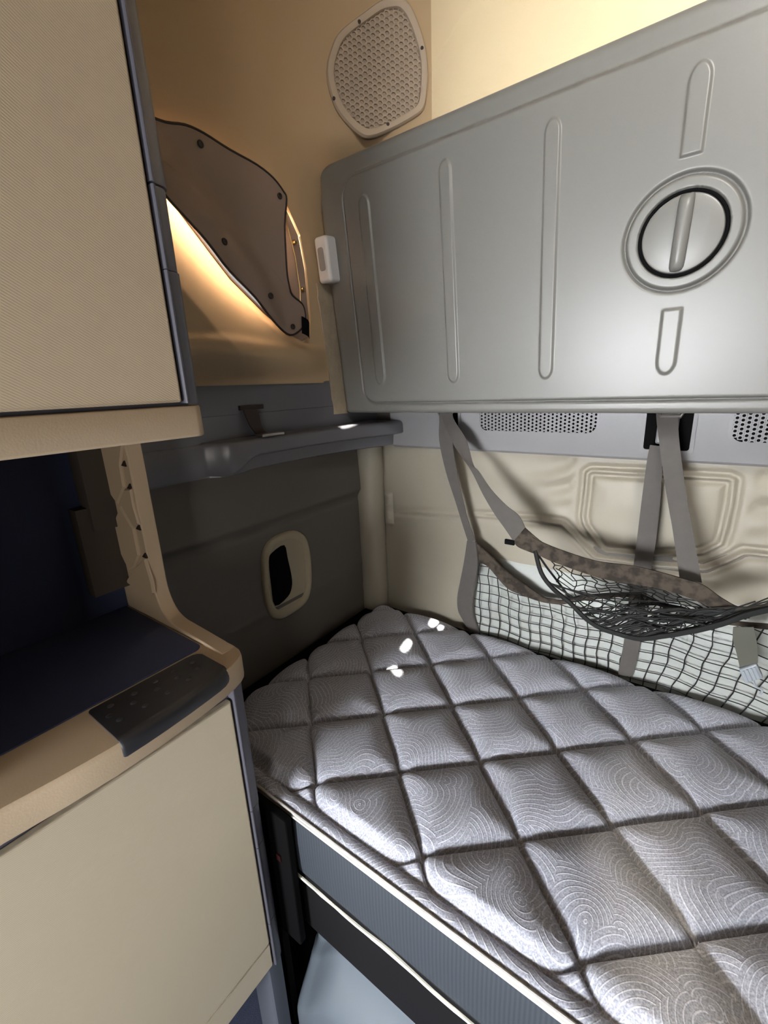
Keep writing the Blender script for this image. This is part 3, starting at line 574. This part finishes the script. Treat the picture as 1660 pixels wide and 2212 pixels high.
# ------------------------------------------------------------------ mattress
XM0, XM1, YM0, YM1, ZM = -1.170, 1.08, .535, 1.525, -1.0
ma = thing('mattress', 'thick quilted grey mattress with white piping on the lower bunk', 'mattress', (0, 1.03, -1.24))
DX = .1655; XC0 = .106; YC0 = .77
def tri(t): t = t % 2; return 1-2*abs(t-1) if True else 0     # -1..1..-1, period 2
def quilt(x, y):
    s = (x-XC0)/DX; ty_ = (y-YC0)/.1535
    best = 9
    i0 = math.floor(s)
    for i in range(i0-1, i0+3):
        # seam lines run front to back; neighbours zigzag in opposite phase and meet at the nodes
        w = max(-1, min(1, tri(ty_+(i % 2)+1)*1.10))
        xi = i+.5-.485*w
        d = abs(s-xi)*DX*.68
        if d < best: best = d
    return best
def puff(d, W=.098): t = min(1, d/W); return 1-(1-t)**2.5
def mh(x, y):
    d = quilt(x, y); e = y-YM0
    h = .020*puff(d)+.014*puff(d, .020)-.005*math.exp(-(d/.0035)**2)
    de = abs(e-.036)
    hb = .010*puff(min(abs(e), de), .016)
    if e < .036: h = hb
    else: h *= ss(0, .028, e-.036)*.75+.25; h -= .004*math.exp(-(de/.004)**2)
    for q in (x-XM0, YM1-y):
        if q < .06: t = 1-q/.06; h -= .026*(1-math.sqrt(max(0, 1-t*t)))
    return h
def mrow(y):
    r = .085
    if y > YM1-r: t = (y-(YM1-r))/r; return r*(1-math.sqrt(max(0, 1-t*t)))
    return 0
nx, ny = 620, 290
ys = [YM0+(YM1-YM0)*k/(ny-1) for k in range(ny)]
vs = []
for y in ys:
    a = mrow(y)
    for i in range(nx):
        x = XM0+a+(XM1-XM0-a)*i/(nx-1); vs.append((x, y, ZM-.020+mh(x, y)))
fs = [(j*nx+i, j*nx+i+1, (j+1)*nx+i+1, (j+1)*nx+i) for j in range(ny-1) for i in range(nx-1)]
put('quilted_top', vs, fs, M['quilt'], ma)
def outl(ins, r=.085):
    return [(XM1-ins, YM0+ins), (XM1-ins, YM1-ins)]+[(XM0+r+(r-ins)*math.cos(a), YM1-r+(r-ins)*math.sin(a)) for a in [PI/2+PI/2*k/10 for k in range(11)]]+[(XM0+ins, YM0+ins)]
mb = MB(); mb.loft([[(x, y, z) for x, y in outl(i)] for i, z in ((.010, -1.235), (.003, -1.225), (.0, -1.20), (-.002, -1.12), (.0, -1.04), (.003, -1.030), (.012, -1.032))]); mb.put('border', M['side_cloth'], ma)
for dz, off, r in ((-.004, -.003, .0042), (-.0135, -.004, .0044)):
    mb = MB(); Q = outl(off); P = [(XM0-.02, Q[0][1], ZM-.012+dz), (XM1+.01, Q[0][1], ZM-.012+dz)]; mb.tube(P, r, 8); mb.put('piping', M['white_piping'], ma)
mb = MB(); Q = outl(-.002); mb.tube([(x, y, ZM-.028) for x, y in Q[1:]], .008, 8); mb.put('rear_piping', M['black'], ma)
hm = MB(); hp = []
for k in range(80):
    x = -.78+1.85*k/79; s = -.001+.008*math.exp(-((x+.43)/.07)**2)+.0025*vnoise(x*20, 2)
    hp.append([(x, .530, -1.238), (x, .5285-.002*vnoise(x*30, 1), -1.236+s*.4), (x, .530, -1.234+s*1.2), (x, .534, -1.234+s*1.2), (x, .534, -1.238)])
hm.loft(hp); hm.put('hem', M['sheet'], ma)

# ------------------------------------------------------------------ bunk base
bb = thing('bunk_base', 'black steel bunk frame carrying the mattress', 'bunk frame', (0, 1.0, ZF))
mb = MB(); mb.box(XM0, XM1, .545, .60, -1.445, -1.240); o = mb.put('front_beam', M['frame_black'], bb); bevel(o, .006, 2)
mb = MB(); mb.box(XM0-.06, XM1, .60, 1.55, -1.30, -1.240); mb.put('deck', M['frame_black'], bb, smooth=False)
mb = MB(); mb.box(-.86, -.710, .500, .522, -1.45, -1.012); mb.box(-.86, -.79, .500, .522, ZF, -1.45); o = mb.put('end_plate', M['black'], bb, smooth=False); bevel(o, .004, 2)
mb = MB(); mb.box(-.757, -.742, .496, .500, -1.165, -1.145); o = mb.put('reflector', mat('red_reflector', lin(36, 9, 8), .5, .3), bb, smooth=False)
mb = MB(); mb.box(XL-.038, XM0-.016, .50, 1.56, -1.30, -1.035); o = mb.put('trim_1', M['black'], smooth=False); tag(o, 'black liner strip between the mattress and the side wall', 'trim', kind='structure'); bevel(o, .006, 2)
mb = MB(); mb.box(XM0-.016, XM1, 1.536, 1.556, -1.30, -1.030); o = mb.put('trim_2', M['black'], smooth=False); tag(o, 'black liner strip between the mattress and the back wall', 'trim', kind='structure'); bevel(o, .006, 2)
mb = MB(); mb.box(XM0, XM0+.05, .62, .67, ZF, -1.30); mb.put('leg', M['frame_black'], bb); mb = MB(); mb.box(XM1-.05, XM1, .62, .67, ZF, -1.30); mb.put('leg', M['frame_black'], bb)

# grey storage bin under the bunk
sb = thing('storage_bin', 'pale blue grey plastic bin under the bunk frame', 'storage bin', (-.3, .6, ZF))
def zb_(x): return -1.655+.012*math.cos((x+.76)*40)*ss(-.70, -.76, x)+.17*ss(-.80, -.62, x)
def binf(s, t):
    x = -.80+.95*s; z = -1.455-(H-1.455)*t
    d = zb_(x)-z
    y = .605-.080*ss(0, .16, d)-.030*ss(0, .02, d)+.05*math.exp(-((x+.80)/.02)**2)
    return (x, y, z)
v, f = grid(110, 70, binf)
mb = MB(); mb.add(v, f); mb.box(-.80, .15, .68, 1.2, -H, -1.455); mb.put('shell', M['bin'], sb, auto=60)
mb = MB(); mb.prism(rrect(-.60, -.40, -1.78, -1.665, .02, 4), lambda p, q, t: (p, t, q), .484, .52); o = mb.put('handle_recess', M['black'], sb)
mb = MB(); mb.prism(rrect(-.585, -.40, -1.79, -1.685, .016, 4), lambda p, q, t: (p, t, q), .480, .50); o = mb.put('handle_flap', M['bin'], sb)

# ------------------------------------------------------------------ upper cabinet
XF = -.75
uc = thing('upper_cabinet', 'tall beige fabric wall cabinet with charcoal edge trim, above the open niche', 'cabinet', (-.97, .1, -.075))
Y0 = -.75
mb = MB(); mb.box(XL+.012, XF-.016, Y0, .455, -.02, ZC-.01); mb.put('carcass', M['grey_trim'], uc, smooth=False)
mb = MB(); mb.box(XF-.016, XF, Y0, .4355, -.0135, ZC-.05); o = mb.put('door', M['door'], uc); bevel(o, .004, 3)
def trim_prof(bead=.004, out=0.0):
    P = [(XF-.020, .4405), (XF-.001, .4405), (XF+.002, .4412), (XF+.0035, .4430), (XF+.0035, .4450), (XF+.002, .4468), (XF-.0015, .4478), (XF-.002, .451), (XF-.003, .458+out*.3)]
    for k in range(7):
        a = PI/2*k/6; P.append((XF-.003-.018*math.sin(a)*1.0-.0*k, .458+out*.3+(.020+out*.7)*(1-(1-math.sin(a))) if False else .458+out*.3+(.019+out*.7)*math.sin(a)))
        P[-1] = (XF-.003-.022*(1-math.cos(a)), P[-1][1])
    P += [(-.90, .478+out), (-.90, .4405)]
    return P
def trim_seg(parent, z0, z1, nm, out0=0.0, out1=0.0, m='grey_trim'):
    mb = MB(); mb.loft([[(x, y, z0) for x, y in trim_prof(out=out0)], [(x, y, z0+.0)for x, y in trim_prof(out=out0)][:] if False else [(x, y, (z0+z1)/2) for x, y in trim_prof(out=(out0+out1)/2)], [(x, y, z1) for x, y in trim_prof(out=out1)]])
    return mb.put(nm, M[m], parent, auto=35)
trim_seg(uc, -.0155, .1955, 'edge_trim', 0, 0); trim_seg(uc, .197, .316, 'edge_trim', -.003, -.003); trim_seg(uc, .3195, .555, 'edge_trim', .001, -.004); trim_seg(uc, .5575, ZC-.05, 'edge_trim', -.004, -.004)
# bottom rail
def rail(poly, y0, y1, r):
    rings = []
    for k in range(9):
        a = PI/2*k/8; rings.append((y1-r+r*math.sin(a), r*(1-math.cos(a))))
    return [(y0, 0)]+rings
mb = MB(); rg = []
for y, sh in rail(None, Y0, .474, .020):
    P = [(XL+.012, -.075), (XF+.004-.006, -.075), (XF+.004-.002, -.0735), (XF+.004, -.070), (XF+.003, -.024), (XF+.001, -.021), (XF-.003, -.020), (XL+.012, -.020)]
    rg.append([(x if x < -1 else x-sh, y, z) for x, z in P])
mb.loft(rg); mb.put('bottom_rail', M['tan'], uc, auto=40)

# ------------------------------------------------------------------ worktop with its upright end panel
wt = thing('worktop', 'tan moulded worktop with a tall upright end panel between the two cabinets', 'worktop', (-.97, .1, -.586))
WF = [(Y0, -.712), (-.20, -.712), (.05, -.708), (.12, -.699), (.19, -.693), (.26, -.693), (.32, -.697), (.37, -.702), (.40, -.706), (.43, -.713), (.450, -.721), (.462, -.729), (.470, -.739), (.475, -.750), (.477, -.768)]
def wfx(y):
    for (p, a), (q, b) in zip(WF, WF[1:]):
        if y <= q: return a+(b-a)*(y-p)/(q-p)
    return WF[-1][1]
mb = MB(); rg = []
for y, xf in WF:
    rg.append([(XL+.012, y, -.530)]+[(xf+dx, y, z) for dx, z in ((-.010, -.530), (-.004, -.5312), (-.001, -.5345), (0, -.539), (0, -.580), (-.002, -.584), (-.007, -.586))]+[(XL+.012, y, -.586)])
mb.loft(rg); mb.put('top', M['tan'], wt, auto=35)
ep = [(XL+.012, -.0755), (-1.012, -.0755), (-1.013, -.28), (-1.013, -.43)]
for k in range(1, 9):
    a = PI/2*k/9; ep.append((-1.013+.062*(1-math.cos(a)), -.43-.084*math.sin(a)))
ep += [(-.945, -.5165), (-.885, -.520), (-.80, -.5255), (-.765, -.5292), (-.770, -.540), (XL+.012, -.540)]
mb = MB(); mb.prism(ep, lambda p, q, t: (p, t, q), .441, .4755); o = mb.put('end_panel', M['tan'], wt); bevel(o, .003, 2)
for nm in ('facA', 'facB', 'facC', 'facD'):
    mb = MB(); P = [(p, q) for p, q in D[nm]]; c = (sum(p for p, q in P)/len(P), sum(q for p, q in P)/len(P))
    mb.loft([[(p, .4415, q) for p, q in P], [(p, .4385, q) for p, q in P], [(c[0]+(p-c[0])*.9, .4345, c[1]+(q-c[1])*.93) for p, q in P]]); mb.put('liner_facet', M['tan'], wt, auto=20)
for p, q in D['notch']:
    mb = MB(); mb.prism([(p-.012, q-.003), (p+.004, q+.009), (p+.008, q-.004)], lambda a, b, t: (a, t, b), .4375, .442); mb.put('notch', M['bead'], wt, smooth=False)
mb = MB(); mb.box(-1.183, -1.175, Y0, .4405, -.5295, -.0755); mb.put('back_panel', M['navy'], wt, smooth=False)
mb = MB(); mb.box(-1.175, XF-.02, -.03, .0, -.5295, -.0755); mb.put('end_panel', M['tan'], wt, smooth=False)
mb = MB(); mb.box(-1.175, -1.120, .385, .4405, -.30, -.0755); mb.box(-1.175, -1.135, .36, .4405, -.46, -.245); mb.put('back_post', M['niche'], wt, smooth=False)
# black grip pad wrapped over the front edge
mb = MB(); rg = []
for y, sh in [(.205, .008), (.2065, .003), (.210, 0), (.24, 0), (.28, 0), (.32, 0), (.36, 0), (.39, .0), (.405, .002), (.413, .007), (.418, .016)]:
    xf = wfx(y)
    P = [(-.818+sh, -.5297), (-.816+sh, -.5268), (xf-.014, -.5268), (xf-.003-sh*.3, -.5285), (xf+.003-sh*.3, -.535), (xf+.0045-sh*.3, -.543), (xf+.0045-sh*.3, -.5565+sh*.3), (xf+.002-sh*.3, -.5595+sh*.3), (xf-.0005, -.557+sh*.3), (xf-.0005, -.540), (xf-.006, -.5320), (-.812+sh, -.5302)]
    rg.append([(x, y, z) for x, z in P])
mb.loft(rg); gp = mb.put('grip_pad', M['rubber'], wt, auto=40); gp['label'] = 'black rubber grip pad'
for i, (x, y) in enumerate([(-.795, .235), (-.770, .222), (-.745, .228), (-.793, .275), (-.768, .262), (-.742, .27), (-.795, .315), (-.768, .305), (-.742, .312), (-.793, .352), (-.768, .345), (-.745, .355), (-.790, .39), (-.762, .385)]):
    z = -.5268
    mb = MB(); mb.loft([[(x+r*math.cos(2*PI*k/12), y+r*math.sin(2*PI*k/12), z+d) for k in range(12)] for r, d in ((.0065, -.003), (.0060, -.0003), (.0045, .0008), (.0018, .0012))])
    mb.put('grip_bump', M['rubber'], gp)
tm = MB(); tm.prism(rrect(-1.172, -.824, Y0, .436, (.018, .004, .004, .004), 5), lambda p, q, t: (p, q, t), -.5298, -.5268)
o = tm.put('tray_mat', M['navy'], loc=(-1.02, .1, -.5298)); bevel(o, .0012, 2); tag(o, 'dark navy rubber mat lying on the worktop inside the open niche', 'mat')

# ------------------------------------------------------------------ lower cabinet
lc = thing('lower_cabinet', 'low beige fabric door cabinet under the tan worktop, charcoal corner trim', 'cabinet', (-.97, .1, ZF))
mb = MB(); mb.box(XL-.03, XF-.016, Y0, .452, -1.47, -.5865); mb.put('carcass', M['grey_trim'], lc, smooth=False)
mb = MB(); mb.box(XF-.016, XF, Y0, .4365, -1.385, -.634); o = mb.put('door', M['door_low'], lc); bevel(o, .004, 3)
mb = MB(); mb.box(XF-.016, XF-.001, Y0, .4365, -1.47, -1.3875); o = mb.put('bottom_rail', M['door_low'], lc); bevel(o, .003, 2)
for z0, z1, o1, o2 in ((-.945, -.5870, 0, .001), (-1.060, -.9465, -.002, -.001), (-1.320, -1.0615, .0, -.001), (-1.475, -1.3215, -.001, 0)):
    trim_seg(lc, z0, z1, 'corner_trim', o1, o2)
mb = MB(); mb.loft([[(XF-.10, .425, z), (XF-.016, .425, z), (XF-.012, .430, z), (XF-.012, .445, z), (XF-.020, .474, z), (XF-.10, .474, z)] for z in (ZF, -1.478)]); mb.put('corner_post', M['post'], lc, auto=30)
mb = MB(); mb.box(XL-.03, XF-.09, Y0, .425, ZF, -1.472); mb.put('plinth', M['carpet'], lc, smooth=False)

# ------------------------------------------------------------------ restraint net
rn = thing('restraint_net', 'black bunk restraint net hung on grey webbing straps behind the mattress', 'net', (-.3, 1.5, -1.0))
def dense(L, n=5):
    A = smooth_poly([a for a, b in L], n, False); Bp = smooth_poly([b for a, b in L], n, False); return list(zip(A, Bp))
for k in ('strapA', 'strapB', 'strapC', 'strapD'):
    mb = MB(); mb.ribbon(dense(D[k]), .003, 3); o = mb.put('strap', M['strap'], rn, auto=60)
mb = MB(); mb.ribbon(dense([D['strapB'][-1]]+D['bindB']), .004, 2); mb.put('strap_keeper', M['camo'], rn)
mb = MB(); a = Vector(D['strapB'][-1][0]); mb.box(a.x-.030, a.x+.004, a.y-.006, a.y+.004, a.z-.014, a.z+.004); o = mb.put('slider_buckle', M['black'], rn); bevel(o, .003, 2)
# upper band and lower net binding
band = dense(D['band'], 4); mb = MB(); mb.ribbon(band, .005); mb.put('upper_band', M['camo'], rn, auto=60)
ntop = dense(D['nettop'], 5); mb = MB(); mb.ribbon(ntop, .004); mb.tube([a for a, b in ntop], .0045, 6); mb.put('lower_band', M['camo'], rn, auto=60)
nl = dense(D['netleft'], 5); mb = MB(); mb.ribbon(nl, .005, 1); mb.tube([b for a, b in nl], .005, 6); mb.put('end_binding', M['strap'], rn, auto=60)
# lower net: cords between the band and the mattress edge
def top_at(x):
    L = [b for a, b in ntop]
    for p, q in zip(L, L[1:]):
        if p[0] <= x <= q[0]: t = (x-p[0])/(q[0]-p[0]+1e-9); return Vector(p).lerp(Vector(q), t)
    return Vector(L[-1]) if x > L[-1][0] else Vector(L[0])
def left_at(z):
    L = [b for a, b in nl]
    for p, q in zip(L, L[1:]):
        if q[2] <= z <= p[2]: t = (z-p[2])/(q[2]-p[2]-1e-9); return Vector(p).lerp(Vector(q), max(0, min(1, t)))
    return Vector(L[-1])
mb = MB(); x = -.664; i = 0
def netp(x, z):
    """lower net sheet: hangs between band and mattress with slight waviness"""
    return Vector((x+.004*math.sin(z*46+x*9)+.003*(vnoise(x*20, z*20)-.5), 1.525+.018*ss(-.72, -1.0, z)-.02*ss(-.1, .5, x), z+.004*math.sin(x*33+z*5)))
while x < .62:
    tp = top_at(x); lean = .055*ss(-.30, .25, x)
    pts = []
    for k in range(9):
        t = k/8; z = tp.z+( -1.035-tp.z)*t; p = netp(x-lean*(t)+.012*math.sin(t*PI)*ss(-.2, .1, x), z)
        p.y = tp.y+(p.y-tp.y)*min(1, t*2); pts.append(p)
    mb.tube(pts, .0019, 5); x += .041+.010*ss(-.25, .2, x); i += 1
z = -.700
while z > -1.03:
    pts = []
    x = -.69
    while x < .62:
        tp = top_at(x); zz_ = z-.012*math.sin((x+.7)*5)-.035*ss(-.1, .3, x)
        if zz_ < tp.z+.002 and x >= left_at(zz_).x-.002: pts.append(netp(x, zz_))
        else:
            if len(pts) > 2: mb.tube(pts, .0017, 5)
            pts = []
        x += .0125
    if len(pts) > 2: mb.tube(pts, .0017, 5)
    z -= .038
mb.put('lower_mesh', M['cord'], rn, auto=80)
# the sagging pocket: mesh between the upper band and the slack rope
rope = smooth_poly(D['rope'], 4, False); rope2 = smooth_poly(D['rope2'], 4, False)
mb = MB(); mb.tube(rope, .0075, 8); mb.put('slack_rope', M['cord'], rn)
mb = MB(); mb.tube(rope2, .0035, 8); mb.tube([(-.392, 1.345, -.533), (-.36, 1.36, -.585), (-.33, 1.39, -.64), (-.295, 1.42, -.703)], .0035, 6); mb.put('inner_rope', M['cord'], rn)
mb = MB(); bl = [b for a, b in band]
def at(L, s): s = max(0, min(1, s))*(len(L)-1); i = min(int(s), len(L)-2); return Vector(L[i]).lerp(Vector(L[i+1]), s-i)
def bandx(x):
    for p, q in zip(bl, bl[1:]):
        if p[0] <= x <= q[0]: return Vector(p).lerp(Vector(q), (x-p[0])/(q[0]-p[0]+1e-9))
    return Vector(bl[-1])
def ropex(x, L):
    for p, q in zip(L, L[1:]):
        if p[0] <= x <= q[0]: return Vector(p).lerp(Vector(q), (x-p[0])/(q[0]-p[0]+1e-9))
    return Vector(L[-1])
for k in range(12):                                    # rear curtain: band to inner rope
    x = -.345+.031*k; a = bandx(x); b = ropex(min(x+.004, .1), rope2) if x > -.29 else Vector((-.33, 1.39, -.64)); 
    pts = [a.lerp(b, t)+Vector((.006*math.sin(t*11+k), .012*math.sin(PI*t), -.002*math.sin(t*9))) for t in [j/8 for j in range(9)]]; mb.tube(pts, .0017, 5)
for k in range(4):
    t = (k+.6)/4.4; pts = []
    for j in range(16):
        x = -.335+.40*j/15; a = bandx(x); b = ropex(x, rope2) if x > -.29 else Vector((-.33, 1.39, -.64)); p = a.lerp(b, t); p.z += .005*math.sin(j*1.9+k); pts.append(p)
    mb.tube(pts, .0016, 5)
mb.put('pocket_back', M['cord'], rn, auto=80)
rope_lo = rope[:-12]
mb = MB(); rnd = random.Random(5)
for k in range(34):                                    # front of the pocket: slack cords bunched towards the right
    s0 = rnd.uniform(.05, .72); p = at(rope_lo, s0)+Vector((0, 0, .004)); x1 = rnd.uniform(-.1, .12); q = ropex(x1, rope2) if rnd.random() < .55 else at(rope_lo, min(.92, s0+rnd.uniform(.25, .6)))+Vector((0, 0, rnd.uniform(.005, .03)))
    sag = rnd.uniform(.0, .02); w = rnd.uniform(0, 6)
    pts = [p.lerp(q, t)+Vector((.004*math.sin(7*t+w), .012*math.sin(PI*t), -sag*math.sin(PI*t)+.005*math.sin(9*t+w))) for t in [j/10 for j in range(11)]]
    mb.tube(pts, rnd.choice((.0016, .0019, .0025)), 5)
for k in range(16):
    p = at(rope_lo, rnd.uniform(.28, .5)); q = Vector((rnd.uniform(.09, .15), 1.315, rnd.uniform(-.60, -.575)))
    pts = [p.lerp(q, t)+Vector((0, .008*math.sin(PI*t), (rnd.uniform(-.006, .03))*math.sin(PI*t))) for t in [j/8 for j in range(9)]]
    mb.tube(pts, rnd.choice((.0022, .003, .004)), 5)
for k in range(9):
    p = at(rope_lo, .12+.035*k); q = at(rope2, .05+.07*k); pts = [p.lerp(q, t)+Vector((0, .0, -.012*math.sin(PI*t))) for t in [j/8 for j in range(9)]]; mb.tube(pts, .0017, 5)
mb.put('pocket_front', M['cord'], rn, auto=80)
mb = MB(); mb.ribbon(dense(D['bstrap'], 4), .003, 2); mb.put('hanging_strap', M['olive'], rn)
bk = D['buckle']; mb = MB()
a, b, c, d = [Vector(p) for p in bk]
mb.add([tuple(p+Vector((0, q, 0))) for q in (-.012, .012) for p in (a, b, c, d)], [(0, 1, 2, 3)[::-1], (4, 5, 6, 7), (0, 1, 5, 4), (1, 2, 6, 5), (2, 3, 7, 6), (3, 0, 4, 7)])
o = mb.put('release_buckle', M['buckle'], rn); bevel(o, .004, 2)
mb = MB()
for t in (.2, .42, .64, .84):
    p = a.lerp(b, t); q = d.lerp(c, t); mb.tube([p.lerp(q, .12)+Vector((0, -.013, 0)), p.lerp(q, .88)+Vector((0, -.013, 0))], .0028, 6)
mb.put('buckle_ribs', M['buckle'], o)
mb = MB(); mb.tube(smooth_poly(D['cord'], 4, False), .003, 6); mb.put('pull_cord', M['buckle'], rn)

# ------------------------------------------------------------------ light
def area(name, loc, rot, sx, sy, power, col):
    l = bpy.data.lights.new(name, 'AREA'); l.shape = 'RECTANGLE'; l.size = sx; l.size_y = sy; l.energy = power; l.color = col
    o = bpy.data.objects.new(name, l); COL.objects.link(o); o.location = (loc[0], loc[1], loc[2]+H); o.rotation_euler = [math.radians(a) for a in rot]; return o
wl_ = area('windshield_daylight', (-.50, -2.15, -.50), (90, 0, 0), 1.0, .6, 54, (.95, .975, 1.0))
wl_.rotation_euler = (Vector((-.45, .6, -.80))-Vector((-.50, -2.15, -.50))).to_track_quat('-Z', 'Y').to_euler(); wl_.data.spread = math.radians(105)
area('passenger_window_daylight', (1.13, -1.88, -.45), (90, 0, 90), .55, .7, 26, (1.0, .95, .88))
rh_ = area('added_overhead_fill', (.55, -.30, 1.38), (0, 0, 0), .5, .5, 17, (1.0, .96, .90))  # added overhead fill for the bunk's top bevel and cream wall, no hatch modelled
rh_.rotation_euler = (Vector((.15, 1.5, .85))-Vector((.55, -.30, 1.38))).to_track_quat('-Z', 'Y').to_euler(); rh_.data.spread = math.radians(80)
area('side_window_daylight', (-1.52, .76, .98), (0, -38, 0), .5, .6, 1900, (1.0, .91, .77))
s = bpy.data.lights.new('sun', 'SUN'); s.energy = 60; s.angle = math.radians(.4); s.color = (1, .95, .82)
so_ = bpy.data.objects.new('sun', s); COL.objects.link(so_); so_.rotation_euler = SUN.to_track_quat('-Z', 'Y').to_euler(); so_.location = (4, -1, 4)
w = bpy.data.worlds.new('outdoors'); SC.world = w; w.use_nodes = True
w.node_tree.nodes['Background'].inputs[0].default_value = (.75, .85, 1, 1); w.node_tree.nodes['Background'].inputs[1].default_value = .5

# ------------------------------------------------------------------ camera
cam = bpy.data.cameras.new('camera'); co = bpy.data.objects.new('camera', cam); COL.objects.link(co); SC.camera = co
Rt = Matrix([[0.810177, 0.130612, -0.571449], [0.584853, -0.245806, 0.772998], [-0.039502, -0.960479, -0.275535]])       # columns: image right, image down, view direction
m4 = Matrix.Identity(4)
for i in range(3):
    m4[i][0] = Rt[i][0]; m4[i][1] = -Rt[i][1]; m4[i][2] = -Rt[i][2]
m4.translation = Vector((0, 0, H)); co.matrix_world = m4
cam.sensor_fit = 'VERTICAL'; cam.sensor_height = 24.0; cam.lens = 24.0*950/2212; cam.clip_start = .02; cam.clip_end = 50
SC.view_settings.view_transform = 'Standard'; SC.view_settings.look = 'None'; SC.view_settings.exposure = 0.30; SC.view_settings.gamma = 1.0
SC.view_settings.use_curve_mapping = False
